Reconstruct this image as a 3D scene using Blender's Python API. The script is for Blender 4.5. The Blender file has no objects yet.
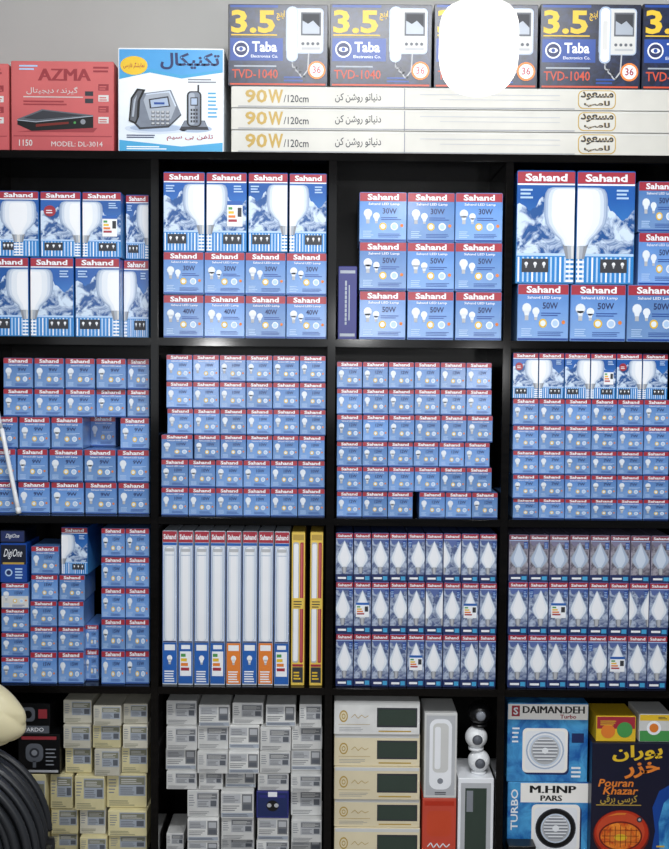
import bpy, bmesh, math, random
from mathutils import Vector, Matrix, noise
random.seed(7)
SC = bpy.context.scene
COL = SC.collection
S = .0027; D = 3.0; ZC = 1.48
PI = math.pi
PT = math.radians(3.0); RL = math.radians(.5)
F = D / S
FW = Vector((0, math.cos(PT), -math.sin(PT))); XV = Vector((1, 0, 0)); U0 = Vector((0, math.sin(PT), math.cos(PT)))
RV = XV * math.cos(RL) + U0 * math.sin(RL); UV = U0 * math.cos(RL) - XV * math.sin(RL)
CAM = Vector((0, -D, ZC))

def P(px, py, d=0.0):
    """world point seen at a photo pixel, on the vertical plane y = d"""
    v = FW * F + RV * (px - 334.5) - UV * (py - 424.5)
    return CAM + v * ((d + D) / v.y)

# ------------------------------------------------------------------ materials
def lin(c):
    return tuple(((x / 255) / 12.92 if x / 255 <= .04045 else ((x / 255 + .055) / 1.055) ** 2.4) for x in c) + (1,)

MATS = {}
def mat(name, rgb, rough=.45, rgb2=None, rnd=0.0, nz=.06, scale=9, metal=0, emit=0, stretch=None, pic=None, spec=.5, trans=0, pr=(.36, .64)):
    if name in MATS: return MATS[name]
    m = bpy.data.materials.new(name); m.use_nodes = True
    nt = m.node_tree; n = nt.nodes; l = nt.links
    b = n['Principled BSDF']; b.inputs['Roughness'].default_value = rough; b.inputs['Metallic'].default_value = metal
    b.inputs['Specular IOR Level'].default_value = spec; b.inputs['Transmission Weight'].default_value = trans
    tc = n.new('ShaderNodeTexCoord')
    no = n.new('ShaderNodeTexNoise'); no.inputs['Scale'].default_value = scale; no.inputs['Detail'].default_value = 3
    if stretch:
        mp = n.new('ShaderNodeMapping'); mp.inputs['Scale'].default_value = stretch
        l.new(tc.outputs['Object'], mp.inputs['Vector']); l.new(mp.outputs['Vector'], no.inputs['Vector'])
    else:
        l.new(tc.outputs['Object'], no.inputs['Vector'])
    hs = n.new('ShaderNodeHueSaturation')
    if pic:                                   # photographic print: rock and snow tones from distorted noise
        no.inputs['Detail'].default_value = 7; no.inputs['Distortion'].default_value = .9; no.inputs['Roughness'].default_value = .62
        cr = n.new('ShaderNodeValToRGB'); e = cr.color_ramp.elements
        e[0].position = pr[0]; e[0].color = lin(rgb); e[1].position = pr[1]; e[1].color = lin(pic)
        l.new(no.outputs['Fac'], cr.inputs['Fac']); l.new(cr.outputs['Color'], hs.inputs['Color'])
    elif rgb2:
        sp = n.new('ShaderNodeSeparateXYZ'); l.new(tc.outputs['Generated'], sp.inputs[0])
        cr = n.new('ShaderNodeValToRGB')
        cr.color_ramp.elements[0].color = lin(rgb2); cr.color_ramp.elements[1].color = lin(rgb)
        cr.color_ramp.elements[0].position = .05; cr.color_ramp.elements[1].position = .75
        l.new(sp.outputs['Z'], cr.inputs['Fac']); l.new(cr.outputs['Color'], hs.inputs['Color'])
    else:
        hs.inputs['Color'].default_value = lin(rgb)
    mr = n.new('ShaderNodeMapRange')
    mr.inputs['From Min'].default_value = .3; mr.inputs['From Max'].default_value = .7
    mr.inputs['To Min'].default_value = 1 - nz; mr.inputs['To Max'].default_value = 1 + nz
    l.new(no.outputs['Fac'], mr.inputs['Value'])
    if rnd:
        oi = n.new('ShaderNodeObjectInfo')
        m2 = n.new('ShaderNodeMapRange'); m2.inputs['To Min'].default_value = 1 - rnd; m2.inputs['To Max'].default_value = 1 + rnd
        l.new(oi.outputs['Random'], m2.inputs['Value'])
        mu = n.new('ShaderNodeMath'); mu.operation = 'MULTIPLY'
        l.new(mr.outputs['Result'], mu.inputs[0]); l.new(m2.outputs['Result'], mu.inputs[1])
        l.new(mu.outputs[0], hs.inputs['Value'])
    else:
        l.new(mr.outputs['Result'], hs.inputs['Value'])
    l.new(hs.outputs['Color'], b.inputs['Base Color'])
    if emit:
        b.inputs['Emission Color'].default_value = lin(rgb); b.inputs['Emission Strength'].default_value = emit
    MATS[name] = m
    return m

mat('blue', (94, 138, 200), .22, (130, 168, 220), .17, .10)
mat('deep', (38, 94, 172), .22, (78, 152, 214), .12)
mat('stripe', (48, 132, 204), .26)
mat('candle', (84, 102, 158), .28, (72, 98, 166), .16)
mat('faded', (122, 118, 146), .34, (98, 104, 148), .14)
mat('mtn', (36, 84, 148), .26, nz=.05, scale=30, pic=(204, 220, 238), pr=(.44, .58))
mat('mtnc', (74, 90, 134), .3, nz=.05, scale=58, pic=(176, 188, 208), pr=(.42, .60))
mat('mtnf', (88, 82, 96), .36, nz=.05, scale=58, pic=(160, 156, 168), pr=(.42, .60))
mat('red', (164, 44, 60), .3)
mat('dimred', (132, 60, 74), .36)
mat('white', (242, 244, 248), .3, nz=.02)
mat('header', (252, 249, 244), .35, nz=.02)
mat('softwhite', (228, 234, 242), .3, nz=.02)
mat('offwhite', (210, 210, 208), .5, nz=.03)
mat('pale', (178, 206, 238), .3)
mat('shade0', (140, 160, 192), .3)
mat('shade1', (168, 184, 208), .3)
mat('shade2', (206, 217, 232), .3)
mat('busy', (10, 16, 36), .3, nz=.05, scale=38, pic=(26, 40, 78))
mat('navy', (24, 40, 92), .4)
mat('darknavy', (14, 20, 40), .3, rnd=.08)
mat('taba', (16, 66, 150), .35)
mat('yellow', (230, 190, 44), .4)
mat('gold', (184, 152, 66), .35)
mat('orange', (228, 128, 46), .4)
mat('orangered', (202, 72, 40), .4)
mat('black', (12, 12, 14), .34)
mat('ink', (44, 46, 54), .5)
mat('grey', (134, 138, 146), .45)
mat('dgrey', (92, 96, 104), .45)
mat('lgrey', (184, 186, 190), .45)
mat('silver', (164, 172, 184), .35)
mat('phonegrey', (118, 126, 140), .35, nz=.12, scale=40)
mat('cyan', (64, 160, 208), .4)
mat('skyprint', (78, 158, 216), .3, (146, 202, 236))
mat('fanblue', (22, 92, 172), .3, nz=.04, scale=16, pic=(80, 168, 222))
mat('salmon', (206, 102, 102), .45, (188, 82, 86), .03)
mat('deepsalmon', (150, 50, 58), .45)
mat('phonewhite', (236, 240, 244), .38, (222, 232, 240))
mat('tubebox', (206, 204, 196), .42, rnd=.05)
mat('cream', (226, 214, 182), .5, rnd=.05)
mat('creamy', (216, 206, 160), .5, rnd=.14, nz=.10, scale=20)
mat('greycard', (204, 200, 184), .5, rnd=.14, nz=.10, scale=20)
mat('silverbox', (214, 214, 212), .45, rnd=.14, nz=.10, scale=20)
mat('olive', (128, 128, 108), .5)
mat('slate', (116, 118, 122), .5)
mat('green', (70, 150, 76), .45)
mat('heat', (18, 20, 44), .3, (26, 22, 44))
mat('ember', (186, 46, 20), .4)
mat('darkember', (110, 28, 18), .4)
mat('glow', (200, 52, 16), .35, nz=.05, scale=34, pic=(250, 150, 50))
mat('glassgrey', (52, 66, 58), .15)
mat('indigo', (40, 44, 120), .36)
mat('rust', (200, 72, 52), .45)
mat('tubeblue', (38, 98, 180), .28, rnd=.10)
mat('sleeve', (216, 224, 236), .3, nz=.03, rnd=.05)
mat('goldbox', (230, 196, 84), .4)
mat('wood', (9, 7, 6), .10, nz=.5, scale=6, stretch=(1.5, 12, 12), spec=.2)
mat('backwood', (5, 4, 4), .3, nz=.2, spec=.12)
mat('wallpaint', (184, 183, 180), .8, nz=.04, scale=2)
mat('ceilpaint', (220, 218, 212), .85, nz=.02)
mat('floortile', (110, 102, 94), .5, nz=.1, scale=3)
mat('hose', (40, 42, 46), .34, nz=.15)
mat('bag', (238, 228, 188), .4, nz=.04, scale=10, trans=.25)
mat('chrome', (214, 217, 222), .3, metal=.5)
mat('plastic', (236, 238, 240), .35, nz=.02)
# lit lamp: a bright emitter column inside a frosted cover that softens toward its rim
mat('emitter', (255, 250, 244), .4, emit=5, nz=.01)
_m = mat('frosted', (255, 253, 250), .40, emit=.36, nz=.01, trans=.95); _m.node_tree.nodes['Principled BSDF'].inputs['IOR'].default_value = 1.16

# ------------------------------------------------------------------ lettering
FORMS = {'ا': (0xFE8D, 0xFE8E), 'ب': (0xFE8F, 0xFE90, 0xFE91, 0xFE92), 'ت': (0xFE95, 0xFE96, 0xFE97, 0xFE98), 'د': (0xFEA9, 0xFEAA),
         'ر': (0xFEAD, 0xFEAE), 'ز': (0xFEAF, 0xFEB0), 'س': (0xFEB1, 0xFEB2, 0xFEB3, 0xFEB4), 'ش': (0xFEB5, 0xFEB6, 0xFEB7, 0xFEB8),
         'ع': (0xFEC9, 0xFECA, 0xFECB, 0xFECC), 'ف': (0xFED1, 0xFED2, 0xFED3, 0xFED4), 'ک': (0xFB8E, 0xFB8F, 0xFB90, 0xFB91),
         'گ': (0xFB92, 0xFB93, 0xFB94, 0xFB95), 'ل': (0xFEDD, 0xFEDE, 0xFEDF, 0xFEE0), 'م': (0xFEE1, 0xFEE2, 0xFEE3, 0xFEE4),
         'ن': (0xFEE5, 0xFEE6, 0xFEE7, 0xFEE8), 'و': (0xFEED, 0xFEEE), 'ی': (0xFBFC, 0xFBFD, 0xFBFE, 0xFBFF), 'پ': (0xFB56, 0xFB57, 0xFB58, 0xFB59),
         'خ': (0xFEA5, 0xFEA6, 0xFEA7, 0xFEA8), 'ق': (0xFED5, 0xFED6, 0xFED7, 0xFED8), 'ه': (0xFEE9, 0xFEEA, 0xFEEB, 0xFEEC),
         'ج': (0xFE9D, 0xFE9E, 0xFE9F, 0xFEA0), 'چ': (0xFB7A, 0xFB7B, 0xFB7C, 0xFB7D)}
def shape_persian(s):
    out = []
    for i, ch in enumerate(s):
        f = FORMS.get(ch)
        if not f: out.append(ch); continue
        pj = i > 0 and len(FORMS.get(s[i - 1], ())) == 4
        nj = i + 1 < len(s) and s[i + 1] in FORMS and len(f) == 4
        out.append(chr(f[3] if pj and nj else f[1] if pj else f[2] if nj else f[0]))
    return ''.join(reversed(out))

TC = {}
def tmesh(s, bold=.02, shear=0):
    k = (s, bold, shear)
    if k in TC: return TC[k]
    t = shape_persian(s) if any(c in FORMS for c in s) else s
    cu = bpy.data.curves.new('lettering', 'FONT'); cu.body = t; cu.size = 1; cu.offset = bold; cu.shear = shear; cu.resolution_u = 2
    ob = bpy.data.objects.new('lettering', cu); COL.objects.link(ob)
    bpy.context.view_layer.update()
    me = bpy.data.meshes.new_from_object(ob.evaluated_get(bpy.context.evaluated_depsgraph_get()))
    vs = [(v.co.x, v.co.y) for v in me.vertices]; fs = [list(p.vertices) for p in me.polygons]
    bpy.data.objects.remove(ob); bpy.data.curves.remove(cu); bpy.data.meshes.remove(me)
    if not vs: vs = [(0, 0), (1, 0), (1, 1)]; fs = []
    x0 = min(v[0] for v in vs); x1 = max(v[0] for v in vs); y0 = min(v[1] for v in vs); y1 = max(v[1] for v in vs)
    vs = [((x - (x0 + x1) / 2) / max(x1 - x0, 1e-6), (y - (y0 + y1) / 2) / max(y1 - y0, 1e-6)) for x, y in vs]
    TC[k] = (vs, fs)
    return TC[k]

# ------------------------------------------------------------------ printed cartons
class Card:
    """a folded carton whose front (facing -y) carries flat print; origin at the base of the front"""
    def __init__(s, w, h, dep, body):
        s.w, s.h, s.dep = w, h, dep; s.V = []; s.Fc = []; s.M = []; s.mats = []; s.parts = {}
        bm = bmesh.new(); bmesh.ops.create_cube(bm, size=1)
        hh = h - .0012
        for v in bm.verts: v.co = Vector((v.co.x * w, (v.co.y + .5) * dep, (v.co.z + .5) * hh))
        bmesh.ops.bevel(bm, geom=bm.edges[:], offset=.0011, segments=1, affect='EDGES')
        s.take(bm, body)
        # tuck flap lying on the top, slightly narrower than the carton
        bm = bmesh.new(); bmesh.ops.create_cube(bm, size=1)
        for v in bm.verts: v.co = Vector((v.co.x * (w - .005), (v.co.y + .5) * (dep - .008) + .001, hh + (v.co.z + .5) * .0007))
        s.take(bm, body)
    def take(s, bm, m):
        o = len(s.V); bm.verts.index_update(); i = s.mi(m)
        bmesh.ops.recalc_face_normals(bm, faces=bm.faces[:])
        s.V += [tuple(v.co) for v in bm.verts]
        for f in bm.faces: s.Fc.append([o + v.index for v in f.verts]); s.M.append(i)
        bm.free()
    def begin(s, name):                      # what follows is stuck on the carton: a part of its own
        s.keep = (s.V, s.Fc, s.M, s.mats); s.V = []; s.Fc = []; s.M = []; s.mats = []; s.cur = name
    def end(s):
        s.parts[s.cur] = s.mesh(s.cur); s.V, s.Fc, s.M, s.mats = s.keep
    def mi(s, m):
        if m not in s.mats: s.mats.append(m)
        return s.mats.index(m)
    def pt(s, u, v, L): return ((u - .5) * s.w, -.0003 * L, v * s.h)
    def poly(s, pts, m, L=1):
        a = sum(pts[i][0] * pts[(i + 1) % len(pts)][1] - pts[(i + 1) % len(pts)][0] * pts[i][1] for i in range(len(pts)))
        if a < 0: pts = pts[::-1]
        o = len(s.V); s.V += [s.pt(u, v, L) for u, v in pts]; s.Fc.append(list(range(o, o + len(pts)))); s.M.append(s.mi(m))
    def rect(s, u0, v0, u1, v1, m, L=1): s.poly([(u0, v0), (u1, v0), (u1, v1), (u0, v1)], m, L)
    def rrect(s, u0, v0, u1, v1, m, L=1, r=.2):
        r1 = r * min((u1 - u0) * s.w, (v1 - v0) * s.h); ru = r1 / s.w; rv = r1 / s.h; pts = []
        for cx, cy, a in ((u1 - ru, v0 + rv, -90), (u1 - ru, v1 - rv, 0), (u0 + ru, v1 - rv, 90), (u0 + ru, v0 + rv, 180)):
            for k in range(5):
                t = math.radians(a + k * 22.5); pts.append((cx + ru * math.cos(t), cy + rv * math.sin(t)))
        s.poly(pts, m, L)
    def ell(s, cx, cy, ru, m, L=1, rv=None, n=18):
        rv = ru * s.w / s.h if rv is None else rv
        s.poly([(cx + ru * math.cos(2 * PI * k / n), cy + rv * math.sin(2 * PI * k / n)) for k in range(n)], m, L)
    def text(s, t, cx, cy, w, h, m, L=2, bold=.02, shear=0, rot=0, slope=0):
        vs, fs = tmesh(t, bold, shear); o = len(s.V); i = s.mi(m)
        for x, y in vs:
            if rot: s.V.append(s.pt(cx - y * w, cy + x * h, L))
            else: s.V.append(s.pt(cx + x * w, cy + y * h + slope * x * w, L))
        for f in fs: s.Fc.append([o + k for k in f]); s.M.append(i)
    def textb(s, t, cx, cy, w, h, m, L=2, e=.006, **kw):   # heavy lettering: a few overlaid strikes, so that sharp corners stay clean
        for dx in (-e, 0, e): s.text(t, cx + dx, cy, w, h, m, L + dx * 10, 0, **kw)
    def lines(s, u0, v0, u1, v1, n, m, L=2, fill=.5):
        st = (v1 - v0) / n
        for k in range(n):
            e = u0 + (u1 - u0) * (.7 + .3 * random.random())
            s.rect(u0, v0 + k * st, e, v0 + k * st + st * fill, m, L)
    def stroke(s, pts, t, m, L=2):           # a drawn line of width t (in u)
        k = s.w / s.h
        for (a, b), (c, d) in zip(pts, pts[1:]):
            dx, dy = c - a, (d - b) / k; q = math.hypot(dx, dy) or 1; nx, ny = -dy / q * t / 2, dx / q * t / 2 * k
            s.poly([(a + nx, b + ny), (c + nx, d + ny), (c - nx, d - ny), (a - nx, b - ny)], m, L)
    def mesh(s, name):
        me = bpy.data.meshes.new(name); me.from_pydata(s.V, [], s.Fc)
        for m in s.mats: me.materials.append(MATS[m])
        me.polygons.foreach_set('material_index', s.M); me.update()
        return me

def px(n): return n * S

def bulb_icon(c, u, v, r, m='white', L=2):
    k = c.w / c.h
    c.ell(u, v, r, m, L, n=12)
    c.poly([(u - r * .7, v - r * .5 * k), (u + r * .7, v - r * .5 * k), (u + r * .4, v - r * 1.5 * k), (u - r * .4, v - r * 1.5 * k)], m, L)
    c.rect(u - r * .38, v - r * 2.2 * k, u + r * .38, v - r * 1.55 * k, 'lgrey', L)

def sticker(c, u0, v0, u1, v1):
    """the energy rating label stuck on some cartons"""
    c.begin('energy_sticker'); W = u1 - u0; H = v1 - v0
    c.rect(u0, v0, u1, v1, 'white', 9); c.rect(u0, v1 - H * .16, u1, v1, 'tubeblue', 10)
    for q, m in enumerate(('green', 'yellow', 'orange', 'red')):
        y = v1 - H * (.34 + q * .16); c.rect(u0 + W * .08, y, u0 + W * (.34 + .1 * q), y + H * .1, m, 10)
    c.rect(u0 + W * .68, v0 + H * .38, u0 + W * .94, v0 + H * .74, 'ink', 10)
    c.end()

def ridge(v0, v1, n, seed):
    rg = random.Random(seed); pts = []
    for i in range(n + 1):
        u = .01 + .98 * i / n
        pts.append((u, v0 + (v1 - v0) * (.5 + .5 * noise.noise(Vector((u * 3.1 + seed, seed * .7, 0)))) + rg.uniform(-.012, .012)))
    return pts

def art_small(c, watt='10W', big=False, twin=False, lower=None):
    c.rect(.01, .815, .99, .985, 'red', 1)
    c.text('Sahand', .5, .90, .66, .12, 'white', 2, .03)
    c.text('Sahand LED Lamp', .52, .755, .66, .06, 'white', 2, .01)
    if lower: c.rect(.01, .01, .99, .50, lower, 1)
    c.text(watt, .64, .62, .30, .115, 'navy', 2, .02)
    r = .085 if twin else .10
    bulb_icon(c, .18, .57, r + .01, 'shade1', 2); bulb_icon(c, .18, .575, r, 'softwhite', 3)
    if twin: bulb_icon(c, .36, .52, .07, 'softwhite', 3)
    c.ell(.50, .31, .08, 'yellow', 2, n=16); c.ell(.50, .31, .052, 'softwhite', 3, n=12)
    c.ell(.74, .31, .08, 'softwhite', 2, n=16); c.ell(.74, .31, .055, 'pale', 3, n=12)
    c.ell(.90, .33, .035, 'orange', 2, n=10)
    c.lines(.40, .09, .9, .18, 3, 'taba', 2, .4)
    c.lines(.08, .09, .3, .24, 4, 'pale', 2, .4)
    c.lines(.46, .44, .92, .52, 2, 'taba' if big else 'pale', 2, .4)
    c.rect(.01, .015, .99, .05, 'taba', 2)

def half_bulb(c, e, g, prof, k, L):
    for f, m, dl in ((1, 'shade0', 0), (.95, 'shade1', 1), (.87, 'shade2', 2), (.75, 'softwhite', 3), (.5, 'white', 4)):
        c.poly([(e, prof[-1][1])] + [(e + g * r * k * f, .5 + (v - .5) * (f * .2 + .8)) for r, v in prof], m, L + dl)

def art_large(c, side='R', stick=False, badge=False):
    c.poly(ridge(.46, .90, 26, {'R': 3, 'L': 11, 'F': 6}[side]) + [(.99, .2), (.01, .2)], 'mtn', 1)
    c.rect(.01, .885, .99, .985, 'red', 2)
    c.text('Sahand', .5, .935, .72, .068, 'white', 3, .03)
    c.rect(.01, .868, .99, .882, 'white', 2)
    c.rect(.01, .01, .99, .255, 'stripe', 2); c.rect(.01, .245, .99, .268, 'pale', 3)
    for q in range(12): c.rect(.03 + q * .08, .015, .06 + q * .08, .235, 'pale' if q % 3 else 'white', 3)
    prof = [(0, .852), (.38, .85), (.46, .835), (.50, .80), (.52, .74), (.52, .60), (.49, .53), (.37, .45), (.24, .39), (.19, .33)]
    for sd in ('RL' if side == 'F' else side):
        e = .5 if side == 'F' else (.99 if sd == 'R' else .01); g = -1 if sd == 'R' else 1
        k = .86 if side == 'F' else 1
        half_bulb(c, e, g, prof, k, 4)
        c.poly([(e, .345), (e + g * .19 * k, .345), (e + g * .13 * k, .22), (e, .22)], 'grey', 5)
        c.poly([(e, .345), (e + g * .12 * k, .345), (e + g * .09 * k, .22), (e, .22)], 'silver', 6)
        c.poly([(e, .345), (e + g * .05 * k, .345), (e + g * .04 * k, .22), (e, .22)], 'offwhite', 7)
        a, b = sorted((e, e + g * .13 * k))
        for q in range(5): c.rect(a, .015 + q * .042, b, .036 + q * .042, 'white', 5)
    b0 = .10 if side in 'RF' else .42
    bw = .28 if side == 'F' else .46
    c.rect(b0, .10, b0 + bw, .22, 'ink', 4)
    for q in range(3): bulb_icon(c, b0 + bw * (.17 + q * .33), .175, .03, 'white', 5)
    l0 = .06 if side == 'R' else .68
    if badge: c.ell(.24 if side == 'R' else .76, .70, .15, 'red', 9, n=20); c.lines((.24 if side == 'R' else .76) - .09, .665, (.24 if side == 'R' else .76) + .09, .735, 2, 'white', 10, .4)
    elif side != 'F': c.lines(l0, .75, l0 + .24, .85, 3, 'pale', 4)
    if stick: sticker(c, .52, .32, .90, .64)

def art_candle(c, at=.5, stick=False, mt='mtnc', hd='red'):
    """a pointed candle bulb over mountains; on some faces it is wrapped round to the corner"""
    c.poly(ridge(.62, .94, 16, 4 + at * 3) + [(.99, .12), (.01, .12)], mt, 1)
    c.rect(.01, .885, .99, .985, hd, 2); c.text('Sahand', .5, .935, .80, .055, 'white', 3, .03)
    c.rect(.01, .865, .99, .88, 'pale', 2)
    dim = mt == 'mtnf'
    prof = [(0, .84), (.07, .79), (.14, .73), (.25, .64), (.36, .56), (.43, .49), (.40, .43), (.30, .37), (.19, .32), (.15, .29)]
    cl = lambda u: min(.995, max(.005, u))
    centers = [at] if .2 < at < .8 else [at, at + (1 if at < .5 else -1)]
    for e in centers:
        for f, m, L in ((1.06, 'silver' if dim else 'shade1', 3), (.93, 'shade1' if dim else 'softwhite', 4), (.60, 'shade2' if dim else 'white', 5)):
            L1 = [(cl(e - r * f), .52 + (v - .52) * (.7 + .3 * f)) for r, v in prof]; R1 = [(cl(e + r * f), .52 + (v - .52) * (.7 + .3 * f)) for r, v in prof]
            c.poly(L1 + R1[::-1][:-1], m, L)
        if -.1 < e < 1.1:
            c.poly([(cl(e - .16), .30), (cl(e + .16), .30), (cl(e + .12), .21), (cl(e + .06), .16), (cl(e - .06), .16), (cl(e - .12), .21)], 'grey', 4)
            c.rect(cl(e - .07), .17, cl(e + .07), .30, 'lgrey', 6)
    s0 = .76 if at <= .5 else .04
    c.rect(s0, .70, s0 + .20, .84, 'taba', 3); c.lines(s0 + .02, .71, s0 + .18, .83, 4, 'pale', 4, .4)
    c.rect(.01, .01, .99, .15, 'navy', 2); c.rect(.12, .05, .6, .09, 'white', 3); c.rect(.66, .03, .92, .11, 'cyan', 3)
    if stick: sticker(c, .12, .32, .88, .60)

def art_tube(c, bottom='tubeblue', energy=False):
    c.rect(.02, .925, .98, .995, 'red', 2); c.text('Sahand', .5, .96, .84, .034, 'white', 3, .03)
    c.rect(.02, .905, .98, .922, 'tubeblue', 2)
    c.rect(.015, .01, .05, .90, 'tubeblue', 1); c.rect(.95, .01, .985, .90, 'tubeblue', 1)
    c.rrect(.12, .285, .86, .90, 'shade1', 3, .4); c.rrect(.16, .285, .82, .898, 'softwhite', 4, .4); c.rrect(.28, .29, .68, .895, 'white', 5, .4)
    c.rect(.18, .865, .80, .885, 'lgrey', 6); c.rect(.18, .84, .80, .844, 'shade1', 6)
    c.rect(.03, .01, .97, .275, bottom, 2)
    if energy:
        c.rect(.12, .06, .88, .22, 'white', 3)
        for q, m in enumerate(('green', 'yellow', 'orange', 'red')): c.rect(.18, .185 - q * .03, .5 + q * .08, .205 - q * .03, m, 4)
        c.rect(.2, .235, .8, .262, 'white', 3)
    else:
        c.rect(.14, .225, .86, .262, 'white', 3); bulb_icon(c, .5, .175, .18, 'white', 3)
        c.lines(.14, .02, .86, .10, 5, 'white', 3)
    c.rect(.06, .278, .94, .286, 'navy', 6)

def art_goldtube(c):
    c.rrect(.10, .15, .56, .93, 'lgrey', 2, .3); c.rrect(.16, .16, .50, .92, 'white', 3, .3)
    c.rrect(.64, .15, .90, .93, 'red', 2, .3); c.rrect(.70, .16, .80, .92, 'salmon', 3, .3)
    c.rect(.10, .945, .90, .98, 'gold', 2); c.rect(.1, .02, .9, .12, 'ink', 2); c.lines(.2, .04, .8, .10, 3, 'yellow', 3, .5); c.rect(.10, .125, .90, .14, 'red', 4)
    c.rect(.10, .50, .90, .57, 'goldbox', 5); c.lines(.16, .51, .84, .56, 3, 'ink', 6, .4)

def art_doorphone(c):
    c.rect(.01, .04, .99, .985, 'busy', 1)
    c.rect(.02, .955, .50, .985, 'taba', 2)
    c.text('3.5', .25, .785, .44, .28, 'yellow', 3, .03)
    c.text('اینچ', .525, .86, .08, .12, 'yellow', 3, .02); c.rect(.03, .615, .49, .63, 'yellow', 3)
    c.rect(.02, .31, .55, .585, 'taba', 2)
    c.ell(.13, .45, .08, 'white', 3); c.ell(.13, .45, .065, 'navy', 4); c.ell(.13, .45, .045, 'white', 5, rv=.03); c.ell(.13, .45, .02, 'taba', 6)
    c.text('Taba', .365, .48, .25, .125, 'white', 3, .025); c.text('Electronics Co.', .365, .365, .27, .035, 'white', 3, .005)
    c.text('TVD-1040', .27, .15, .46, .11, 'orangered', 3, .01)
    c.lines(.06, .235, .5, .27, 1, 'silver', 3)
    # video doorphone: handset with curly cord beside a small monitor
    c.rrect(.58, .40, .955, .95, 'shade1', 3, .1); c.rrect(.59, .41, .945, .94, 'offwhite', 4, .1)
    c.rect(.73, .62, .93, .90, 'dgrey', 5); c.rect(.745, .64, .915, .88, 'ink', 6); c.poly([(.745, .64), (.915, .64), (.915, .72), (.85, .80), (.80, .76), (.745, .80)], 'silver', 7)
    c.rrect(.585, .30, .70, .97, 'shade1', 5, .45); c.rrect(.60, .32, .685, .95, 'white', 6, .45); c.rrect(.618, .46, .667, .80, 'offwhite', 7, .3)
    c.stroke([(.64, .30)] + [(.64 + .018 * math.cos(q * 1.9) + .011 * q, .28 - .016 * q + .02 * math.sin(q * 1.9)) for q in range(12)] + [(.80, .20), (.81, .41)], .013, 'lgrey', 5)
    for q in range(4): c.ell(.75 + q * .05, .52, .016, 'dgrey', 6, n=8)
    c.rect(.74, .45, .92, .475, 'lgrey', 6)
    c.ell(.89, .20, .09, 'orange', 6); c.ell(.89, .20, .07, 'white', 7); c.text('36', .89, .205, .085, .09, 'red', 8)
    c.lines(.56, .06, .78, .14, 2, 'taba', 3)
    c.rect(.02, .015, .98, .035, 'orangered', 2)

def art_longtube(c):
    k = 490.0
    U = lambda x: (x - 231) / k
    c.text('90', U(256), .54, 22 / k, .62, 'gold', 2, .025); c.textb('W', U(275.5), .54, 14 / k, .62, 'gold', 2, .001)
    c.text('/120cm', U(296), .44, 25 / k, .34, 'ink', 2, .01)
    c.text('دنیاتو روشن کن', U(358), .5, 46 / k, .44, 'ink', 2, .01)
    c.rect(U(404), .03, U(405), .95, 'grey', 1)
    c.rect(U(420), .66, U(560), .70, 'lgrey', 2); c.rect(U(440), .44, U(560), .47, 'lgrey', 2)
    c.rect(U(238), .06, U(575), .10, 'grey', 1); c.rect(U(231.5), .92, U(720), .96, 'offwhite', 1); c.rect(U(231.5), .01, U(720), .03, 'dgrey', 1)
    c.rrect(U(578), .08, U(616), .94, 'gold', 2, .3); c.rrect(U(579), .12, U(615), .90, 'tubebox', 3, .3)
    c.text('مسعود', U(597), .68, 33 / k, .40, 'gold', 4, .05); c.text('مسعود', U(597), .68, 33 / k, .40, 'ink', 5, .025)
    c.text('لامپ', U(597), .30, 26 / k, .32, 'gold', 4, .05); c.text('لامپ', U(597), .30, 26 / k, .32, 'ink', 5, .025)
    c.text('90W', U(690), .5, 34 / k, .6, 'gold', 2, .0)

def art_receiver(c):
    c.textb('AZMA', .52, .85, .50, .13, 'deepsalmon', 2, .008)
    c.lines(.08, .90, .26, .97, 2, 'pale', 2); c.lines(.80, .88, .95, .96, 2, 'deepsalmon', 2)
    c.text('گیرنده دیجیتال', .40, .675, .5, .085, 'offwhite', 2, 0)
    c.rect(.12, .60, .70, .61, 'offwhite', 2); c.lines(.12, .515, .66, .58, 2, 'deepsalmon', 2, .5)
    c.poly([(.05, .22), (.80, .22), (.84, .27), (.2, .24)], 'deepsalmon', 1)
    c.poly([(.06, .36), (.30, .47), (.80, .41), (.80, .27), (.20, .23), (.06, .30)], 'black', 2)
    c.poly([(.06, .36), (.30, .47), (.80, .41), (.24, .34)], 'dgrey', 3); c.poly([(.12, .37), (.31, .455), (.72, .405), (.25, .355)], 'ink', 4)
    c.poly([(.24, .305), (.56, .335), (.56, .31), (.24, .275)], 'darkember', 4); c.ell(.70, .335, .025, 'grey', 4); c.ell(.62, .325, .012, 'green', 4)
    c.poly([(.06, .355), (.24, .335), (.80, .405), (.80, .395), (.24, .325), (.06, .345)], 'silver', 5)
    for q in range(4): c.rect(.85, .68 - q * .12, .95, .75 - q * .12, 'offwhite' if q % 2 else 'deepsalmon', 2); c.lines(.86, .69 - q * .12, .94, .74 - q * .12, 2, 'salmon', 3)
    c.rect(.72, .62, .80, .67, 'ink', 2); c.rect(.72, .54, .80, .59, 'ink', 2)
    c.text('1150', .14, .10, .13, .07, 'offwhite', 2, .01); c.text('MODEL: DL-3014', .64, .09, .50, .055, 'offwhite', 2, .0)
    c.rect(.02, .17, .98, .18, 'deepsalmon', 1)

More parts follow.
